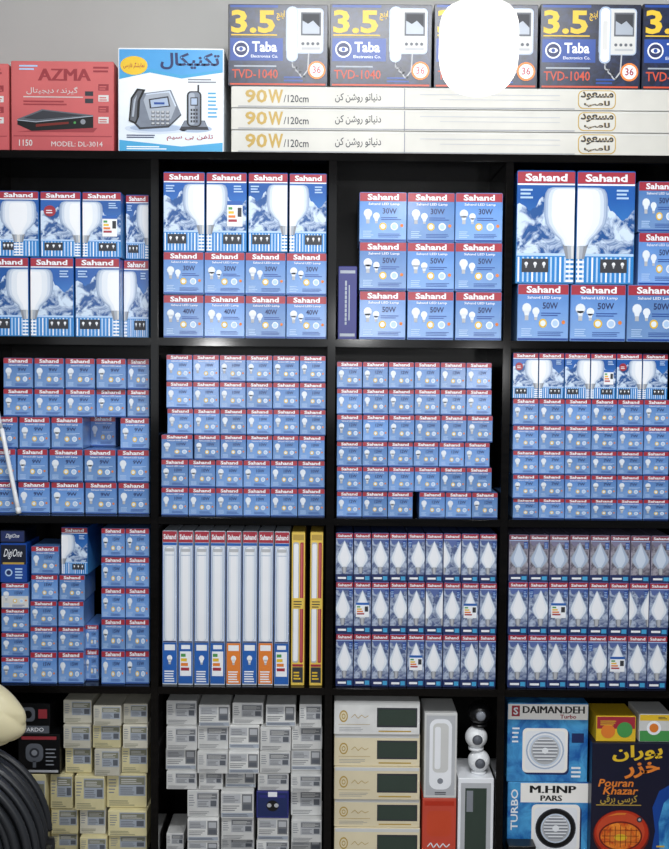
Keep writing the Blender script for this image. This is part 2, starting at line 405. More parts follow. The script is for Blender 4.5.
def art_phone(c):
    c.poly([(.01, .74), (.3, .80), (.6, .74), (.99, .80), (.99, .985), (.01, .985)], 'skyprint', 1)
    c.poly([(.01, .70), (.3, .765), (.6, .71), (.99, .77), (.99, .80), (.6, .74), (.3, .80), (.01, .74)], 'cyan', 2)
    c.text('تکنیکال', .68, .875, .56, .16, 'navy', 3, .03)
    c.ell(.15, .83, .13, 'yellow', 4, rv=.09); c.text('نمایشگر فارسی', .15, .83, .2, .06, 'red', 5, .01)
    # desk phone base with cradle handset
    c.ell(.36, .23, .30, 'shade2', 2, rv=.05); c.ell(.36, .235, .25, 'shade1', 2.5, rv=.035)
    c.poly([(.13, .30), (.22, .56), (.50, .60), (.60, .36), (.48, .24), (.2, .22)], 'ink', 3)
    c.poly([(.14, .31), (.23, .565), (.50, .60), (.595, .37), (.48, .26), (.21, .24)], 'phonegrey', 4)
    c.poly([(.24, .50), (.27, .56), (.49, .59), (.55, .45), (.50, .32), (.30, .31)], 'silver', 5); c.poly([(.26, .55), (.27, .56), (.49, .59), (.55, .45), (.54, .44), (.48, .575)], 'shade2', 5.5)
    c.poly([(.29, .51), (.475, .54), (.495, .44), (.30, .42)], 'ink', 6); c.poly([(.305, .50), (.465, .525), (.48, .45), (.315, .43)], 'shade1', 7); c.rect(.34, .46, .44, .48, 'taba', 8)
    for a in range(4):
        for b in range(4): c.rect(.315 + b * .046, .262 + a * .037, .348 + b * .046, .288 + a * .037, 'ink', 7); c.rect(.318 + b * .046, .27 + a * .037, .345 + b * .046, .288 + a * .037, 'lgrey', 8)
    c.poly([(.10, .30), (.12, .52), (.18, .61), (.26, .60), (.21, .50), (.20, .34), (.17, .27)], 'black', 8)
    c.poly([(.115, .31), (.135, .51), (.19, .59), (.23, .59), (.185, .49), (.175, .32), (.16, .29)], 'dgrey', 9); c.poly([(.13, .34), (.15, .50), (.18, .55), (.165, .48), (.15, .34)], 'silver', 10)
    # cordless handset in its charger
    c.ell(.73, .23, .16, 'shade1', 2, rv=.035)
    c.poly([(.58, .22), (.86, .22), (.82, .31), (.63, .31)], 'ink', 3); c.poly([(.60, .25), (.85, .25), (.815, .305), (.635, .305)], 'phonegrey', 4)
    c.rrect(.65, .25, .79, .59, 'black', 5, .3); c.rrect(.665, .26, .775, .58, 'phonegrey', 6, .3); c.rrect(.672, .27, .725, .57, 'silver', 7, .3); c.rect(.685, .45, .755, .53, 'ink', 8); c.rect(.693, .46, .747, .52, 'shade1', 9); c.rect(.75, .58, .768, .65, 'ink', 5)
    for a in range(4):
        for b in range(3): c.rect(.687 + b * .025, .29 + a * .036, .704 + b * .025, .312 + a * .036, 'ink', 9)
    c.poly([(.01, .015), (.99, .015), (.99, .10), (.6, .06), (.01, .12)], 'cyan', 2)
    c.text('تلفن بی سیم', .68, .145, .44, .065, 'red', 3, .01); c.lines(.08, .14, .36, .18, 2, 'navy', 3); c.lines(.08, .03, .5, .07, 2, 'white', 3)
    c.lines(.66, .67, .94, .72, 2, 'grey', 3); c.lines(.85, .34, .95, .60, 7, 'cyan', 3, .4)

def art_terminal(c, lab='silver', strip='olive'):
    c.rect(.30, .34, .97, .92, lab, 1); c.rect(.32, .66, .95, .88, strip, 2); c.lines(.36, .70, .90, .86, 3, 'offwhite', 3, .4)
    c.lines(.34, .38, .70, .62, 4, 'slate', 2, .4); c.rect(.74, .39, .93, .61, 'dgrey', 2)
    c.lines(.05, .42, .24, .88, 5, 'grey', 1, .35); c.lines(.06, .06, .7, .24, 3, strip, 2, .35)

def art_terminal_b(c):
    c.rect(.04, .56, .60, .90, 'lgrey', 1); c.lines(.08, .60, .54, .86, 4, 'slate', 2, .4); c.rect(.64, .28, .96, .90, 'slate', 1); c.rect(.68, .60, .92, .84, 'lgrey', 2); c.rect(.68, .34, .92, .52, 'dgrey', 2)
    c.lines(.05, .28, .58, .52, 3, 'slate', 1, .4); c.rect(.02, .05, .98, .20, 'silver', 1); c.lines(.06, .07, .86, .18, 2, 'dgrey', 2, .4)

def art_reelbox(c):
    c.rect(.04, .06, .96, .94, 'navy', 1); c.ell(.5, .46, .19, 'black', 2); c.ell(.40, .48, .07, 'lgrey', 3); c.ell(.62, .48, .07, 'lgrey', 3)
    c.rect(.1, .76, .9, .86, 'indigo', 2); c.rect(.36, .80, .64, .98, 'white', 3)

def art_clockbox(c):
    c.rect(.01, .88, .99, .985, 'offwhite', 1)
    c.ell(.11, .54, .05, 'gold', 1, rv=.18); c.ell(.11, .54, .038, 'cream', 2, rv=.137); c.ell(.11, .54, .022, 'gold', 3, rv=.08); c.ell(.11, .54, .014, 'cream', 4, rv=.05)
    c.stroke([(.20, .50), (.24, .60), (.28, .48), (.32, .58), (.36, .50), (.40, .56)], .006, 'gold', 2); c.stroke([(.05, .30), (.42, .30)], .004, 'gold', 2)
    c.lines(.06, .10, .40, .24, 3, 'grey', 1, .25); c.rect(.52, .08, .9, .12, 'gold', 1)
    c.begin('display_window'); c.rect(.50, .22, .97, .80, 'ink', 1); c.rect(.515, .27, .955, .75, 'glassgrey', 2); c.end()

def art_lamp(c):
    c.rect(.06, .03, .94, .97, 'lgrey', 1); c.rrect(.16, .10, .84, .93, 'white', 2, .35); c.rrect(.26, .30, .74, .88, 'offwhite', 3, .3)
    c.rrect(.32, .34, .5, .84, 'white', 4, .4)
    c.ell(.5, .20, .09, 'grey', 3); c.lines(.34, .04, .72, .08, 2, 'ink', 2)
def art_rust(c):
    c.rect(.06, .88, .94, .95, 'ember', 1); c.rrect(.14, .40, .86, .80, 'orangered', 1, .2)
    c.stroke([(.16, .24), (.26, .30), (.34, .22), (.44, .29), (.52, .22), (.62, .29), (.72, .23), (.82, .28)], .03, 'white', 2); c.lines(.2, .08, .8, .16, 2, 'offwhite', 2, .4)
def art_window(c):
    c.rect(.08, .06, .92, .94, 'lgrey', 1)
    c.begin('window_pane'); c.rect(.20, .12, .80, .88, 'glassgrey', 2); c.rect(.24, .60, .42, .85, 'grey', 3); c.end()

def vent(c, u, v, r, L=3, dark=False):
    k = c.w / c.h
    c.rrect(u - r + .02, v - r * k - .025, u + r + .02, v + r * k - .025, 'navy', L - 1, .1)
    c.rrect(u - r, v - r * k, u + r, v + r * k, 'header', L, .1); c.rrect(u - r * .88, v - r * k * .88, u + r * .88, v + r * k * .88, 'white', L + 1, .1)
    for f, m in ((.84, 'ink' if dark else 'shade1'), (.78, 'black' if dark else 'white'), (.62 if dark else .70, 'shade2'), (.56 if dark else .62, 'lgrey')): c.ell(u, v, r * f, m, L + 2, n=28); L += 1
    wm = .50 if dark else .56
    for q in range(7):
        y0 = (-.45 + q * .15) * wm / .56
        w = math.sqrt(max(0, wm ** 2 - y0 ** 2)); y = v + r * k * y0
        c.rect(u - r * w, y - r * k * .03, u + r * w, y + r * k * .03, 'grey', L + 2); c.rect(u - r * w, y + r * k * .03, u + r * w, y + r * k * .08, 'white', L + 2)
    c.ell(u, v, r * .14, 'white', L + 3, n=14)

def art_fan_a(c):
    c.rect(.005, .79, .995, .985, 'header', 1); c.rect(.05, .83, .15, .965, 'red', 2); c.text('S', .10, .897, .06, .095, 'white', 3, .03)
    c.textb('DAIMAN.DEH', .57, .915, .76, .09, 'black', 2, .005); c.text('Turbo', .75, .83, .20, .05, 'red', 2)
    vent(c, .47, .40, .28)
    c.lines(.06, .50, .16, .72, 4, 'white', 2, .4)
    c.lines(.80, .06, .95, .22, 3, 'white', 2); c.rect(.80, .5, .95, .62, 'navy', 2)
def art_fan_b(c):
    c.rect(.16, .72, .995, .985, 'header', 1); c.textb('M.HNP', .56, .90, .56, .10, 'black', 2, .008); c.textb('PARS', .54, .78, .26, .075, 'black', 2, .005)
    c.text('TURBO', .085, .62, .09, .56, 'white', 3, .02, rot=1)
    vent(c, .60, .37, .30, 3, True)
def art_heater(c):
    c.poly([(.74, .01), (.99, .01), (.99, .66), (.84, .60), (.76, .46), (.80, .26)], 'taba', 1); c.poly([(.86, .1), (.99, .06), (.99, .56), (.90, .50), (.84, .34)], 'fanblue', 2)
    c.text('پوران', .56, .915, .62, .14, 'yellow', 3, .03, slope=.05); c.text('خزر', .62, .775, .44, .13, 'orange', 3, .035, slope=.05)
    c.text('Pouran', .30, .665, .44, .065, 'orange', 3, .02, .2); c.text('Khazar', .36, .60, .44, .065, 'orange', 3, .02, .2)
    c.text('کرسی برقی', .34, .525, .46, .08, 'gold', 3, .02); c.rect(.06, .475, .62, .483, 'gold', 2)
    # one rounded electric heater with a glowing face, low on the left
    c.ell(.38, .07, .36, 'darkember', 3, rv=.045)
    c.ell(.38, .235, .35, 'darkember', 4, rv=.205, n=32)
    c.ell(.38, .245, .335, 'ember', 5, rv=.190, n=32); c.ell(.37, .255, .30, 'orangered', 6, rv=.165, n=32)
    c.ell(.37, .22, .27, 'darkember', 7, rv=.125, n=32); c.ell(.37, .22, .25, 'glow', 8, rv=.112, n=32); c.ell(.37, .215, .15, 'orange', 9, rv=.06, n=24); c.ell(.37, .21, .08, 'yellow', 10, rv=.028, n=18)
    for q in range(7): c.rect(.17 + q * .065, .125 + .012 * abs(q - 3), .177 + q * .065, .315 - .012 * abs(q - 3), 'darkember', 11)
    for q in range(3): c.rect(.14, .17 + q * .05, .60, .174 + q * .05, 'darkember', 11)
    c.poly([(.20, .385), (.32, .415), (.44, .415), (.42, .40), (.32, .398)], 'orange', 8)
    c.ell(.60, .36, .035, 'ink', 9, n=14); c.ell(.60, .36, .018, 'silver', 10, n=12)
    c.poly([(.14, .075), (.22, .06), (.20, .02), (.15, .02)], 'ink', 4); c.poly([(.56, .06), (.64, .075), (.62, .02), (.57, .02)], 'ink', 4)
    c.lines(.82, .06, .96, .16, 3, 'yellow', 3, .4)
def art_redyellow(c):
    c.rect(.02, .5, .98, .97, 'red', 1); c.ell(.72, .46, .2, 'green', 2); c.ell(.3, .4, .18, 'orange', 2); c.lines(.1, .64, .56, .86, 3, 'yellow', 3, .4)
def art_greenyellow(c):
    c.rect(.02, .02, .98, .4, 'green', 1); c.rect(.02, .76, .98, .97, 'yellow', 1); c.ell(.45, .5, .22, 'white', 2); c.ell(.45, .5, .14, 'orange', 3); c.lines(.58, .82, .88, .92, 2, 'ink', 2)
def art_digi(c):
    c.rect(.03, .46, .97, .95, 'darknavy', 1); c.text('DigiOne', .48, .72, .70, .26, 'white', 2, 0, .45); c.rect(.1, .46, .9, .51, 'gold', 2)
    c.ell(.32, .25, .14, 'pale', 2); c.ell(.32, .25, .09, 'navy', 3); c.lines(.56, .10, .92, .40, 4, 'pale', 2)
def art_digiflat(c):
    c.rect(.03, .1, .97, .9, 'navy', 1); c.text('DigiOne', .5, .5, .56, .4, 'white', 2, 0, .45)
def art_indigo(c):
    c.rect(.36, .2, .46, .8, 'silver', 2); c.rect(.56, .26, .62, .74, 'silver', 2)
    for q in range(9): c.rect(.34, .24 + q * .06, .48, .25 + q * .06, 'indigo', 3)
    c.rect(.1, .9, .9, .94, 'silver', 1); c.rect(.1, .04, .9, .08, 'silver', 1)
def art_pardo(c):
    c.rect(.02, .02, .98, .26, 'dgrey', 1); c.text('PARDO', .52, .14, .6, .13, 'white', 2, .01); c.rrect(.14, .40, .56, .86, 'dgrey', 1, .3); c.ell(.35, .63, .12, 'black', 2); c.rect(.66, .5, .92, .80, 'deepsalmon', 1)
def art_camera(c):
    c.rrect(.18, .30, .60, .76, 'dgrey', 1, .35); c.ell(.39, .53, .12, 'ink', 2); c.ell(.39, .53, .07, 'grey', 3); c.rect(.35, .16, .43, .32, 'dgrey', 1); c.rect(.08, .86, .92, .94, 'deepsalmon', 1); c.lines(.66, .22, .92, .70, 5, 'grey', 1, .3)
    c.rect(.04, .04, .96, .10, 'lgrey', 1)
def art_black(c):
    c.rect(.06, .2, .94, .8, 'ink', 1); c.rect(.14, .36, .5, .62, 'grey', 2); c.rect(.6, .3, .88, .7, 'grey', 2)

KIND = {}
def kind(k, name, w, h, dep, body, art, *a, **kw): KIND[k] = dict(name=name, w=px(w), h=px(h), dep=dep, body=body, art=art, a=a, kw=kw, me=None)
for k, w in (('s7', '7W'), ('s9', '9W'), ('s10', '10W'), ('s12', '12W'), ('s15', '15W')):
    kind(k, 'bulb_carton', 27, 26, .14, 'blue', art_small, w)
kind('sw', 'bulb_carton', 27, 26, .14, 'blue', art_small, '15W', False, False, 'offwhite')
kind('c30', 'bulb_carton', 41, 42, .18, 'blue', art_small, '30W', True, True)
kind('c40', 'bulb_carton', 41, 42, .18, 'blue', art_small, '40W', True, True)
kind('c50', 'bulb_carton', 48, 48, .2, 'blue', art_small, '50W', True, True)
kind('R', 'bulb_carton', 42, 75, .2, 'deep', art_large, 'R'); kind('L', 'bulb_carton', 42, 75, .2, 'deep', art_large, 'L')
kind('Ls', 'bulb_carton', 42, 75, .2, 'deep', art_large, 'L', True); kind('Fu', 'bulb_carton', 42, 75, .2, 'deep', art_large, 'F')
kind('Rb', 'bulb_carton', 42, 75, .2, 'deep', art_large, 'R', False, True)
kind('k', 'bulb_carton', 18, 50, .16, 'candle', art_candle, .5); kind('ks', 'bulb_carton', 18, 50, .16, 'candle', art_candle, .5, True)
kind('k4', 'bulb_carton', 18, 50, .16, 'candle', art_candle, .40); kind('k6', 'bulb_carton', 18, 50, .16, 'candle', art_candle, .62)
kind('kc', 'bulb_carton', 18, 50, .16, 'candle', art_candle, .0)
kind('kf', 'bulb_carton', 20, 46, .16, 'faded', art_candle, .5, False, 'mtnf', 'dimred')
for k, m in (('tb', 'tubeblue'), ('to', 'orange')): kind(k, 'tube_lamp_carton', 16, 152, .12, 'sleeve', art_tube, m)
kind('te', 'tube_lamp_carton', 16, 152, .12, 'sleeve', art_tube, 'tubeblue', True)
kind('tg', 'tube_lamp_carton', 16, 152, .12, 'goldbox', art_goldtube)
kind('ta', 'terminal_carton', 29, 23, .14, 'creamy', art_terminal, 'silver', 'olive'); kind('tc', 'terminal_carton', 29, 23, .14, 'greycard', art_terminal, 'silver', 'olive')
kind('tn', 'terminal_carton', 32, 25, .14, 'silverbox', art_terminal, 'lgrey', 'slate')
kind('tm', 'terminal_carton', 32, 25, .14, 'silverbox', art_terminal_b); kind('reel', 'cassette_carton', 33, 30, .14, 'indigo', art_reelbox)

def kmesh(k):
    K = KIND[k]
    if not K['me']:
        c = Card(K['w'], K['h'], K['dep'], K['body']); K['art'](c, *K['a'], **K['kw']); K['me'] = c.mesh(K['name']); K['parts'] = c.parts
    return K['me']
def add_parts(o, parts):
    for nm, me in parts.items():
        q = bpy.data.objects.new(nm, me); COL.objects.link(q); q.parent = o

LABELS = {}
def tag(o, label, cat, group=None):
    o['label'] = label; o['category'] = cat
    if group: o['group'] = group
    if label in LABELS: print('DUPLICATE LABEL', label)
    n = len(label.split())
    if n < 4 or n > 16: print('LABEL LENGTH', n, label)
    LABELS[label] = 1

ORD = ['', 'first', 'second', 'third', 'fourth', 'fifth', 'sixth', 'seventh', 'eighth', 'ninth', 'tenth', 'eleventh', 'twelfth']
def colword(i, n): return 'leftmost' if i == 0 else 'rightmost' if i == n - 1 else ORD[i + 1] + ' from left'
def rowword(i, n): return 'top row' if i == 0 else 'bottom row' if i == n - 1 else ORD[i + 1] + ' row'

def put(k, x0, x1, y, z, h, d, yaw=0):
    K = KIND[k]; me = kmesh(k)
    a = P(x0, y, d).x; b = P(x1, y, d).x
    o = bpy.data.objects.new(K['name'], me); COL.objects.link(o)
    o.location = ((a + b) / 2, d, z); o.scale = ((b - a - .0022) / K['w'], 1, (h - .0006) / K['h'])
    o.rotation_euler.z = math.radians(yaw)
    add_parts(o, K['parts'])
    return o

# ------------------------------------------------------------------ the shelving unit
def mbox(bm, x0, x1, y0, y1, z0, z1, bev=.002):
    r = bmesh.ops.create_cube(bm, size=1)
    for v in r['verts']: v.co = Vector((x0 + (v.co.x + .5) * (x1 - x0), y0 + (v.co.y + .5) * (y1 - y0), z0 + (v.co.z + .5) * (z1 - z0)))
    if bev:
        ed = list({e for v in r['verts'] for e in v.link_edges}); bmesh.ops.bevel(bm, geom=ed, offset=bev, segments=2, affect='EDGES')
def link(name, bm, m, parent=None, smooth=False):
    me = bpy.data.meshes.new(name); bm.to_mesh(me); bm.free(); me.materials.append(MATS[m])
    if smooth:
        for p in me.polygons: p.use_smooth = True
    o = bpy.data.objects.new(name, me); COL.objects.link(o)
    if parent: o.parent = parent
    return o
def empty(name, loc=(0, 0, 0)):
    o = bpy.data.objects.new(name, None); COL.objects.link(o); o.location = loc; o.empty_display_size = .05; return o

def avx(xa, xb): return (P(xa, 160).x + P(xb, 700).x) / 2
XD = [avx(-24, -27), avx(156, 153), avx(332, 329.5), avx(510, 501.5)]
XD.append(XD[3] + (XD[3] - XD[1]) / 2 + .045)
TH = .021
ZB = [P(334, y).z for y in (156.5, 343, 522, 692, 868)]       # board centres
ZT = [z + TH / 2 for z in ZB]                                # board tops
DEPTH = .32
unit = empty('shelving_unit')
tag(unit, 'glossy black brown wooden shelving unit holding the cartons in four columns of compartments', 'shelf')
for i, x in enumerate(XD):
    bm = bmesh.new(); mbox(bm, x - TH / 2, x + TH / 2, .0015, DEPTH, 0.0, ZB[0] - TH / 2 - .0002); link('upright', bm, 'wood', unit)
bm = bmesh.new(); mbox(bm, XD[0] - TH, XD[-1] + TH, 0, DEPTH, ZB[0] - TH / 2, ZT[0]); link('top_board', bm, 'wood', unit)
for r in range(1, 5):
    for c in range(4):
        bm = bmesh.new(); mbox(bm, XD[c] + TH / 2, XD[c + 1] - TH / 2, 0, DEPTH, ZB[r] - TH / 2, ZT[r]); link('shelf_board', bm, 'wood', unit)
bm = bmesh.new(); mbox(bm, XD[0] - TH / 2, XD[-1] + TH / 2, DEPTH, DEPTH + .006, 0.0, ZB[0]); link('back_panel', bm, 'backwood', unit)
bm = bmesh.new(); mbox(bm, XD[0] + TH / 2, XD[-1] - TH / 2, .03, .045, 0, ZB[4] - TH / 2); link('plinth', bm, 'wood', unit)

# ------------------------------------------------------------------ rows of cartons
def rows(shelf, spec, d, noun, place, group, cat='box', nounk=None, jit=.007, yaw=.5, uneven=0):
    n = len(spec); z = ZT[shelf] + .0004
    for ri in range(n - 1, -1, -1):
        y0, y1, bx = spec[ri]
        xm = (bx[0][0] + bx[-1][1]) / 2
        h = P(xm, y0, d).z - z                # up to the height the photo shows for this row's top
        for ci, b in enumerate(bx):
            dd = d + random.uniform(0, jit) + (b[3] if len(b) > 3 else 0)
            hb = h * random.uniform(1 - uneven, 1) if ri == 0 and uneven else h
            o = put(b[2], b[0], b[1], (y0 + y1) / 2, z, hb, dd, random.uniform(-yaw, yaw))
            nn = (nounk or {}).get(b[2], noun)
            cw = colword(ci, len(bx)) if len(bx) > 1 else ''
            lab = ' '.join(f"{nn} {cw} in {rowword(ri, n) if n > 1 else 'row'} {place}".split())
            tag(o, lab, cat, group)
        z += h

def even(x0, x1, n, ks):
    w = (x1 - x0) / n
    return [(x0 + i * w, x0 + (i + 1) * w, ks[i % len(ks)] if not isinstance(ks, str) else ks) for i in range(n)]

BIG = {'R': 'large blue carton with half bulb', 'L': 'large blue carton with half bulb', 'Ls': 'large blue carton with energy sticker',
       'Fu': 'large blue carton with whole bulb', 'Rb': 'large blue carton with red badge'}
# top shelf, left to right
rows(1, [(191, 256, [(-2, 39, 'Fu'), (40, 81, 'Rb'), (82, 121.5, 'Ls'), (125.5, 149, 'R', .05)]),
         (257, 337, [(-14, 29, 'R'), (30, 74, 'L'), (75, 120, 'R'), (123.5, 149, 'L', .05)])], .02, '', 'of top left compartment', 'large bulb cartons in the top left compartment', nounk=BIG, yaw=.3)
rows(1, [(172, 251, [(163, 205, 'R'), (206, 247, 'Ls'), (248, 288, 'R'), (289, 327, 'L')]),
         (252, 294, even(163, 327, 4, ['c30'])), (295, 338, even(163, 327, 4, ['c40']))], .02, 'blue bulb carton', 'of second top compartment', 'bulb cartons in the second top compartment', nounk=BIG, yaw=.3)
rows(1, [(192, 241, even(359, 503, 3, ['c30'])), (242, 290, even(359, 502.5, 3, ['c50'])), (291, 339, [(359, 406, 'c50'), (407, 454, 'c50'), (455, 502, 'c50')])],
     .02, 'cube shaped blue bulb carton', 'of third top compartment', 'cube bulb cartons in the third top compartment')
rows(1, [(170, 283, [(516, 575, 'R'), (576, 635, 'L')]), (284, 341, [(517, 569, 'c50'), (570, 626, 'c50'), (627, 681, 'c50')])], .02, 'big square blue bulb carton',
     'of top right compartment', 'bulb cartons in the top right compartment', nounk={'R': 'tallest blue carton with half bulb', 'L': 'tallest blue carton with half bulb'}, yaw=.2)
zb = P(598, 284, .02).z
for i, (y0, y1) in enumerate(((232, 283), (181, 231))):
    h = P(655, y0, .05).z - zb
    o = put('c50', 638, 681, (y0 + y1) / 2, zb, h, .05); zb += h
    tag(o, ['lower', 'upper'][i] + ' recessed blue bulb carton at right of the tallest two cartons', 'box', 'bulb cartons in the top right compartment')
# second shelf
sm = 'small blue bulb carton'
rows(2, [(358, 388, [(3, 33, 's9'), (34, 64, 's9'), (65, 95, 's9'), (96, 126, 's9'), (127, 149.5, 's9', .02)]),
         (389, 416, [(3, 33, 's9'), (34, 64, 's9'), (65, 95, 's9'), (96, 126, 's9', .015), (127, 149.5, 's9')]),
         (417, 448, [(-13, 18, 's9'), (19, 50, 's9'), (51, 83, 's9'), (90, 116, 's9', .10), (120, 149.5, 's9')]),
         (449, 481, [(-15, 16, 's9'), (17, 48, 's9'), (49, 83, 's9'), (84, 116, 's9'), (117, 149.5, 's9')]),
         (482, 514, [(-16, 16, 's9'), (18, 50, 's9'), (51, 84, 's9'), (85, 117, 's9'), (118, 149.5, 's9')])], .036, sm, 'of left second shelf', 'small bulb cartons on the left of the second shelf')
rows(2, [(355, 381, even(166, 326, 6, ['s10'])), (382, 408, even(166, 326, 6, ['s10'])), (409, 434, even(167, 326, 6, ['s10'])),
         (435, 459, [(161, 193, 's10')] + even(194, 325, 5, ['s10'])), (460, 487, even(161, 325, 6, ['s10'])), (488, 516, even(161, 325, 6, ['s10']))],
     .016, sm, 'directly above the tube lamps', 'small bulb cartons above the tube lamps')
rows(2, [(362, 388, even(336.5, 492, 6, ['s12'])), (389, 414, even(336.5, 492, 6, ['s12'])), (415, 441, even(336.5, 493, 6, ['s12'])), (442, 466, even(336.5, 490, 6, ['s12'])),
         (467, 491, even(336.5, 492, 6, ['s12'])), (492, 518, even(336.5, 413, 3, ['s12']) + even(419, 498, 3, ['s12']))],
     .016, sm, 'of third second shelf compartment', 'small bulb cartons in the third compartment of the second shelf')
rows(2, [(353, 398, even(512.5, 668, 6, ['Rb', 'L', 'R', 'Ls', 'Rb', 'L'])), (399, 425, even(512.5, 670, 6, ['s7'])), (426, 450, even(512.5, 670, 6, ['s7'])),
         (451, 474, even(512.5, 669, 6, ['s7'])), (475, 498, even(512.5, 669, 6, ['s7'])), (499, 522, even(512.5, 669, 6, ['s7']))],
     .016, sm, 'of right second shelf compartment', 'small bulb cartons on the right of the second shelf',
     nounk={'R': 'medium blue half bulb carton', 'L': 'medium blue half bulb carton', 'Ls': 'medium blue stickered carton', 'Rb': 'medium blue red badged carton'})
# third shelf
rows(3, [(528, 556, even(101, 149.5, 2, ['s15'])), (557, 587, even(101, 149.5, 2, ['s15'])), (588, 618, even(101, 149.5, 2, ['s15'])), (619, 650, even(101, 149.5, 2, ['s15'])),
         (651, 681, even(101, 149.5, 2, ['s15']))], .016, sm, 'of double column beside tube lamps', 'double column of bulb cartons left of the tube lamps')
rows(3, [(583, 608, [(1, 29, 'sw')]), (609, 632, [(1, 29, 's15')]), (633, 656, [(1, 29, 's15')]), (657, 680, [(1, 29, 's15')])], .016, sm, 'of far left column under dark blue box', 'small bulb cartons on the left of the third shelf', nounk={'sw': 'white and blue bulb carton'})
rows(3, [(575, 600, [(31, 58, 's15'), (59, 85, 's15')]), (601, 626, [(30, 57, 's15'), (58, 84, 's15')]), (627, 651, [(30, 57, 's15'), (58, 84, 's15'), (85, 99, 's15', .03)]),
         (652, 680, [(30, 57, 's15'), (58, 84, 's15'), (85, 99, 's15', .03)])], .016, sm, 'of left middle columns, third shelf', 'small bulb cartons on the left of the third shelf')
zt = P(57, 575, .016).z
o = put('s15', 31, 59, 560, zt, P(45, 546, .016).z - zt, .018, .8); tag(o, 'small blue bulb carton lying on top just right of the dark blue device box', 'box', 'small bulb cartons on the left of the third shelf')
o = put('L', 61, 88, 550, zt, P(75, 527, .03).z - zt, .03, -1.5); tag(o, 'upright blue bulb carton standing left of the double column of small cartons', 'box', 'small bulb cartons on the left of the third shelf')
rows(3, [(531, 686, [(162 + i * 16, 177.5 + i * 16, k) for i, k in enumerate(['tb', 'te', 'tb', 'te', 'to', 'tb', 'to', 'te'])] + [(291, 305, 'tg'), (309.5, 323, 'tg')])], .016, '', 'of upright lamp cartons', 'tube lamp cartons', nounk={
    'tb': 'white tube lamp carton with blue foot', 'te': 'white tube lamp carton with energy label', 'to': 'white tube lamp carton with orange foot', 'tg': 'yellow and red tube lamp carton'}, yaw=.3)
rows(3, [(533, 581, even(335.5, 497, 9, ['k', 'k4', 'k', 'k', 'k6', 'k', 'kc', 'k', 'k'])), (582, 633, even(335.5, 497, 9, ['k4', 'ks', 'k', 'k6', 'k', 'kc', 'k', 'ks', 'k'])), (634, 689, even(335.5, 496, 9, ['k', 'k6', 'k', 'k4', 'ks', 'k', 'k', 'k6', 'k']))],
     .016, 'slim candle bulb carton', 'right of the tube lamps', 'candle bulb cartons beside the tube lamps', nounk={'ks': 'stickered candle bulb carton'}, jit=.004, yaw=.3)
rows(3, [(535, 581, even(508.5, 671, 8, ['kf'])), (582, 634, even(508, 669, 8, ['k', 'k6', 'ks', 'k', 'k4', 'k', 'kc', 'k'])), (635, 690, even(507.5, 667, 8, ['k', 'k', 'k4', 'k', 'k6', 'ks', 'k', 'k']))],
     .016, 'slim candle bulb carton', 'of right candle compartment', 'candle bulb cartons in the right compartment', nounk={'kf': 'faded candle bulb carton', 'ks': 'stickered candle bulb carton'}, jit=.004, yaw=.3)
# bottom shelf, small cartons
rows(4, [(702, 725, [(63, 92, 'tc'), (93, 121.5, 'tc'), (123, 148, 'tc')]), (726, 749, [(63, 91, 'tc'), (92.5, 121, 'ta'), (122.5, 148, 'tc')]), (750, 776, [(65, 92, 'ta'), (94, 120, 'tc'), (121.5, 148, 'ta')]),
         (777, 811, [(50, 73, 'ta'), (74.5, 105, 'ta'), (106.5, 147, 'ta')]), (812, 837, [(51, 78, 'ta'), (79.5, 106, 'tc'), (107.5, 147, 'ta')]), (838, 864, [(51, 78, 'ta'), (79.5, 107, 'ta'), (108.5, 147, 'ta')])],
     .03, 'yellowish carton with silvery label', 'of bottom left compartment', 'small cartons in the bottom left compartment', jit=.035, yaw=1.0, uneven=.2, nounk={'tc': 'greyish cream carton with silvery label'})
rows(4, [(703, 727, [(166, 197, 'tn'), (198.5, 230, 'tm'), (232, 263.5, 'tn'), (265.5, 296, 'tm'), (299, 322, 'tn')]), (728, 751, even(166, 322.5, 5, ['tn', 'tn', 'tm'])), (752, 773, even(165.5, 322, 5, ['tm', 'tn'])),
         (774, 791, [(166, 197, 'tn'), (198.5, 223, 'tn'), (225, 256, 'tm'), (257.5, 289, 'tn'), (290.5, 322, 'tn')]), (792, 818, [(187, 219, 'tn'), (220.5, 254, 'tm'), (256, 289, 'reel'), (290.5, 322, 'tn')]),
         (819, 841, [(187, 219, 'tm'), (221, 254, 'tn'), (257, 289, 'tm'), (291, 322, 'tn')]), (842, 864, [(166, 184, 'tn', .03), (187, 219, 'tm'), (220.5, 254.5, 'tn'), (256, 289, 'tn'), (290.5, 322, 'tm')])],
     .03, 'small silvery white carton', 'below the tube lamps', 'silvery cartons below the tube lamps', jit=.035, yaw=1.0, uneven=.2, nounk={'reel': 'dark blue cassette carton', 'tm': 'silvery carton with grey square'})

# ------------------------------------------------------------------ single product boxes
def single(name, art, body, x0, x1, y0, y1, d, z, dep, label, cat='box', group=None):
    a = P(x0, (y0 + y1) / 2, d).x; b = P(x1, (y0 + y1) / 2, d).x
    h = P((x0 + x1) / 2, y0, d).z - z
    c = Card(b - a - .001, h, dep, body); art(c)
    o = bpy.data.objects.new(name, c.mesh(name)); COL.objects.link(o); o.location = ((a + b) / 2, d, z)
    add_parts(o, c.parts)
    tag(o, label, cat, group); return o, z + h + .0004
T0 = ZT[0] + .0004
single('receiver_carton', art_receiver, 'salmon', -92, 9, 63, 152, .03, T0, .2, 'coral red receiver carton cut off by the left edge above the shelves', group='red receiver cartons')
single('receiver_carton', art_receiver, 'salmon', 11, 114, 61, 152, .03, T0, .2, 'coral red receiver carton with black set picture left of the telephone carton', group='red receiver cartons')
single('telephone_carton', art_phone, 'phonewhite', 118, 224, 48, 152, .025, T0, .2, 'white and blue carton with desk telephone and cordless handset picture')
z = T0
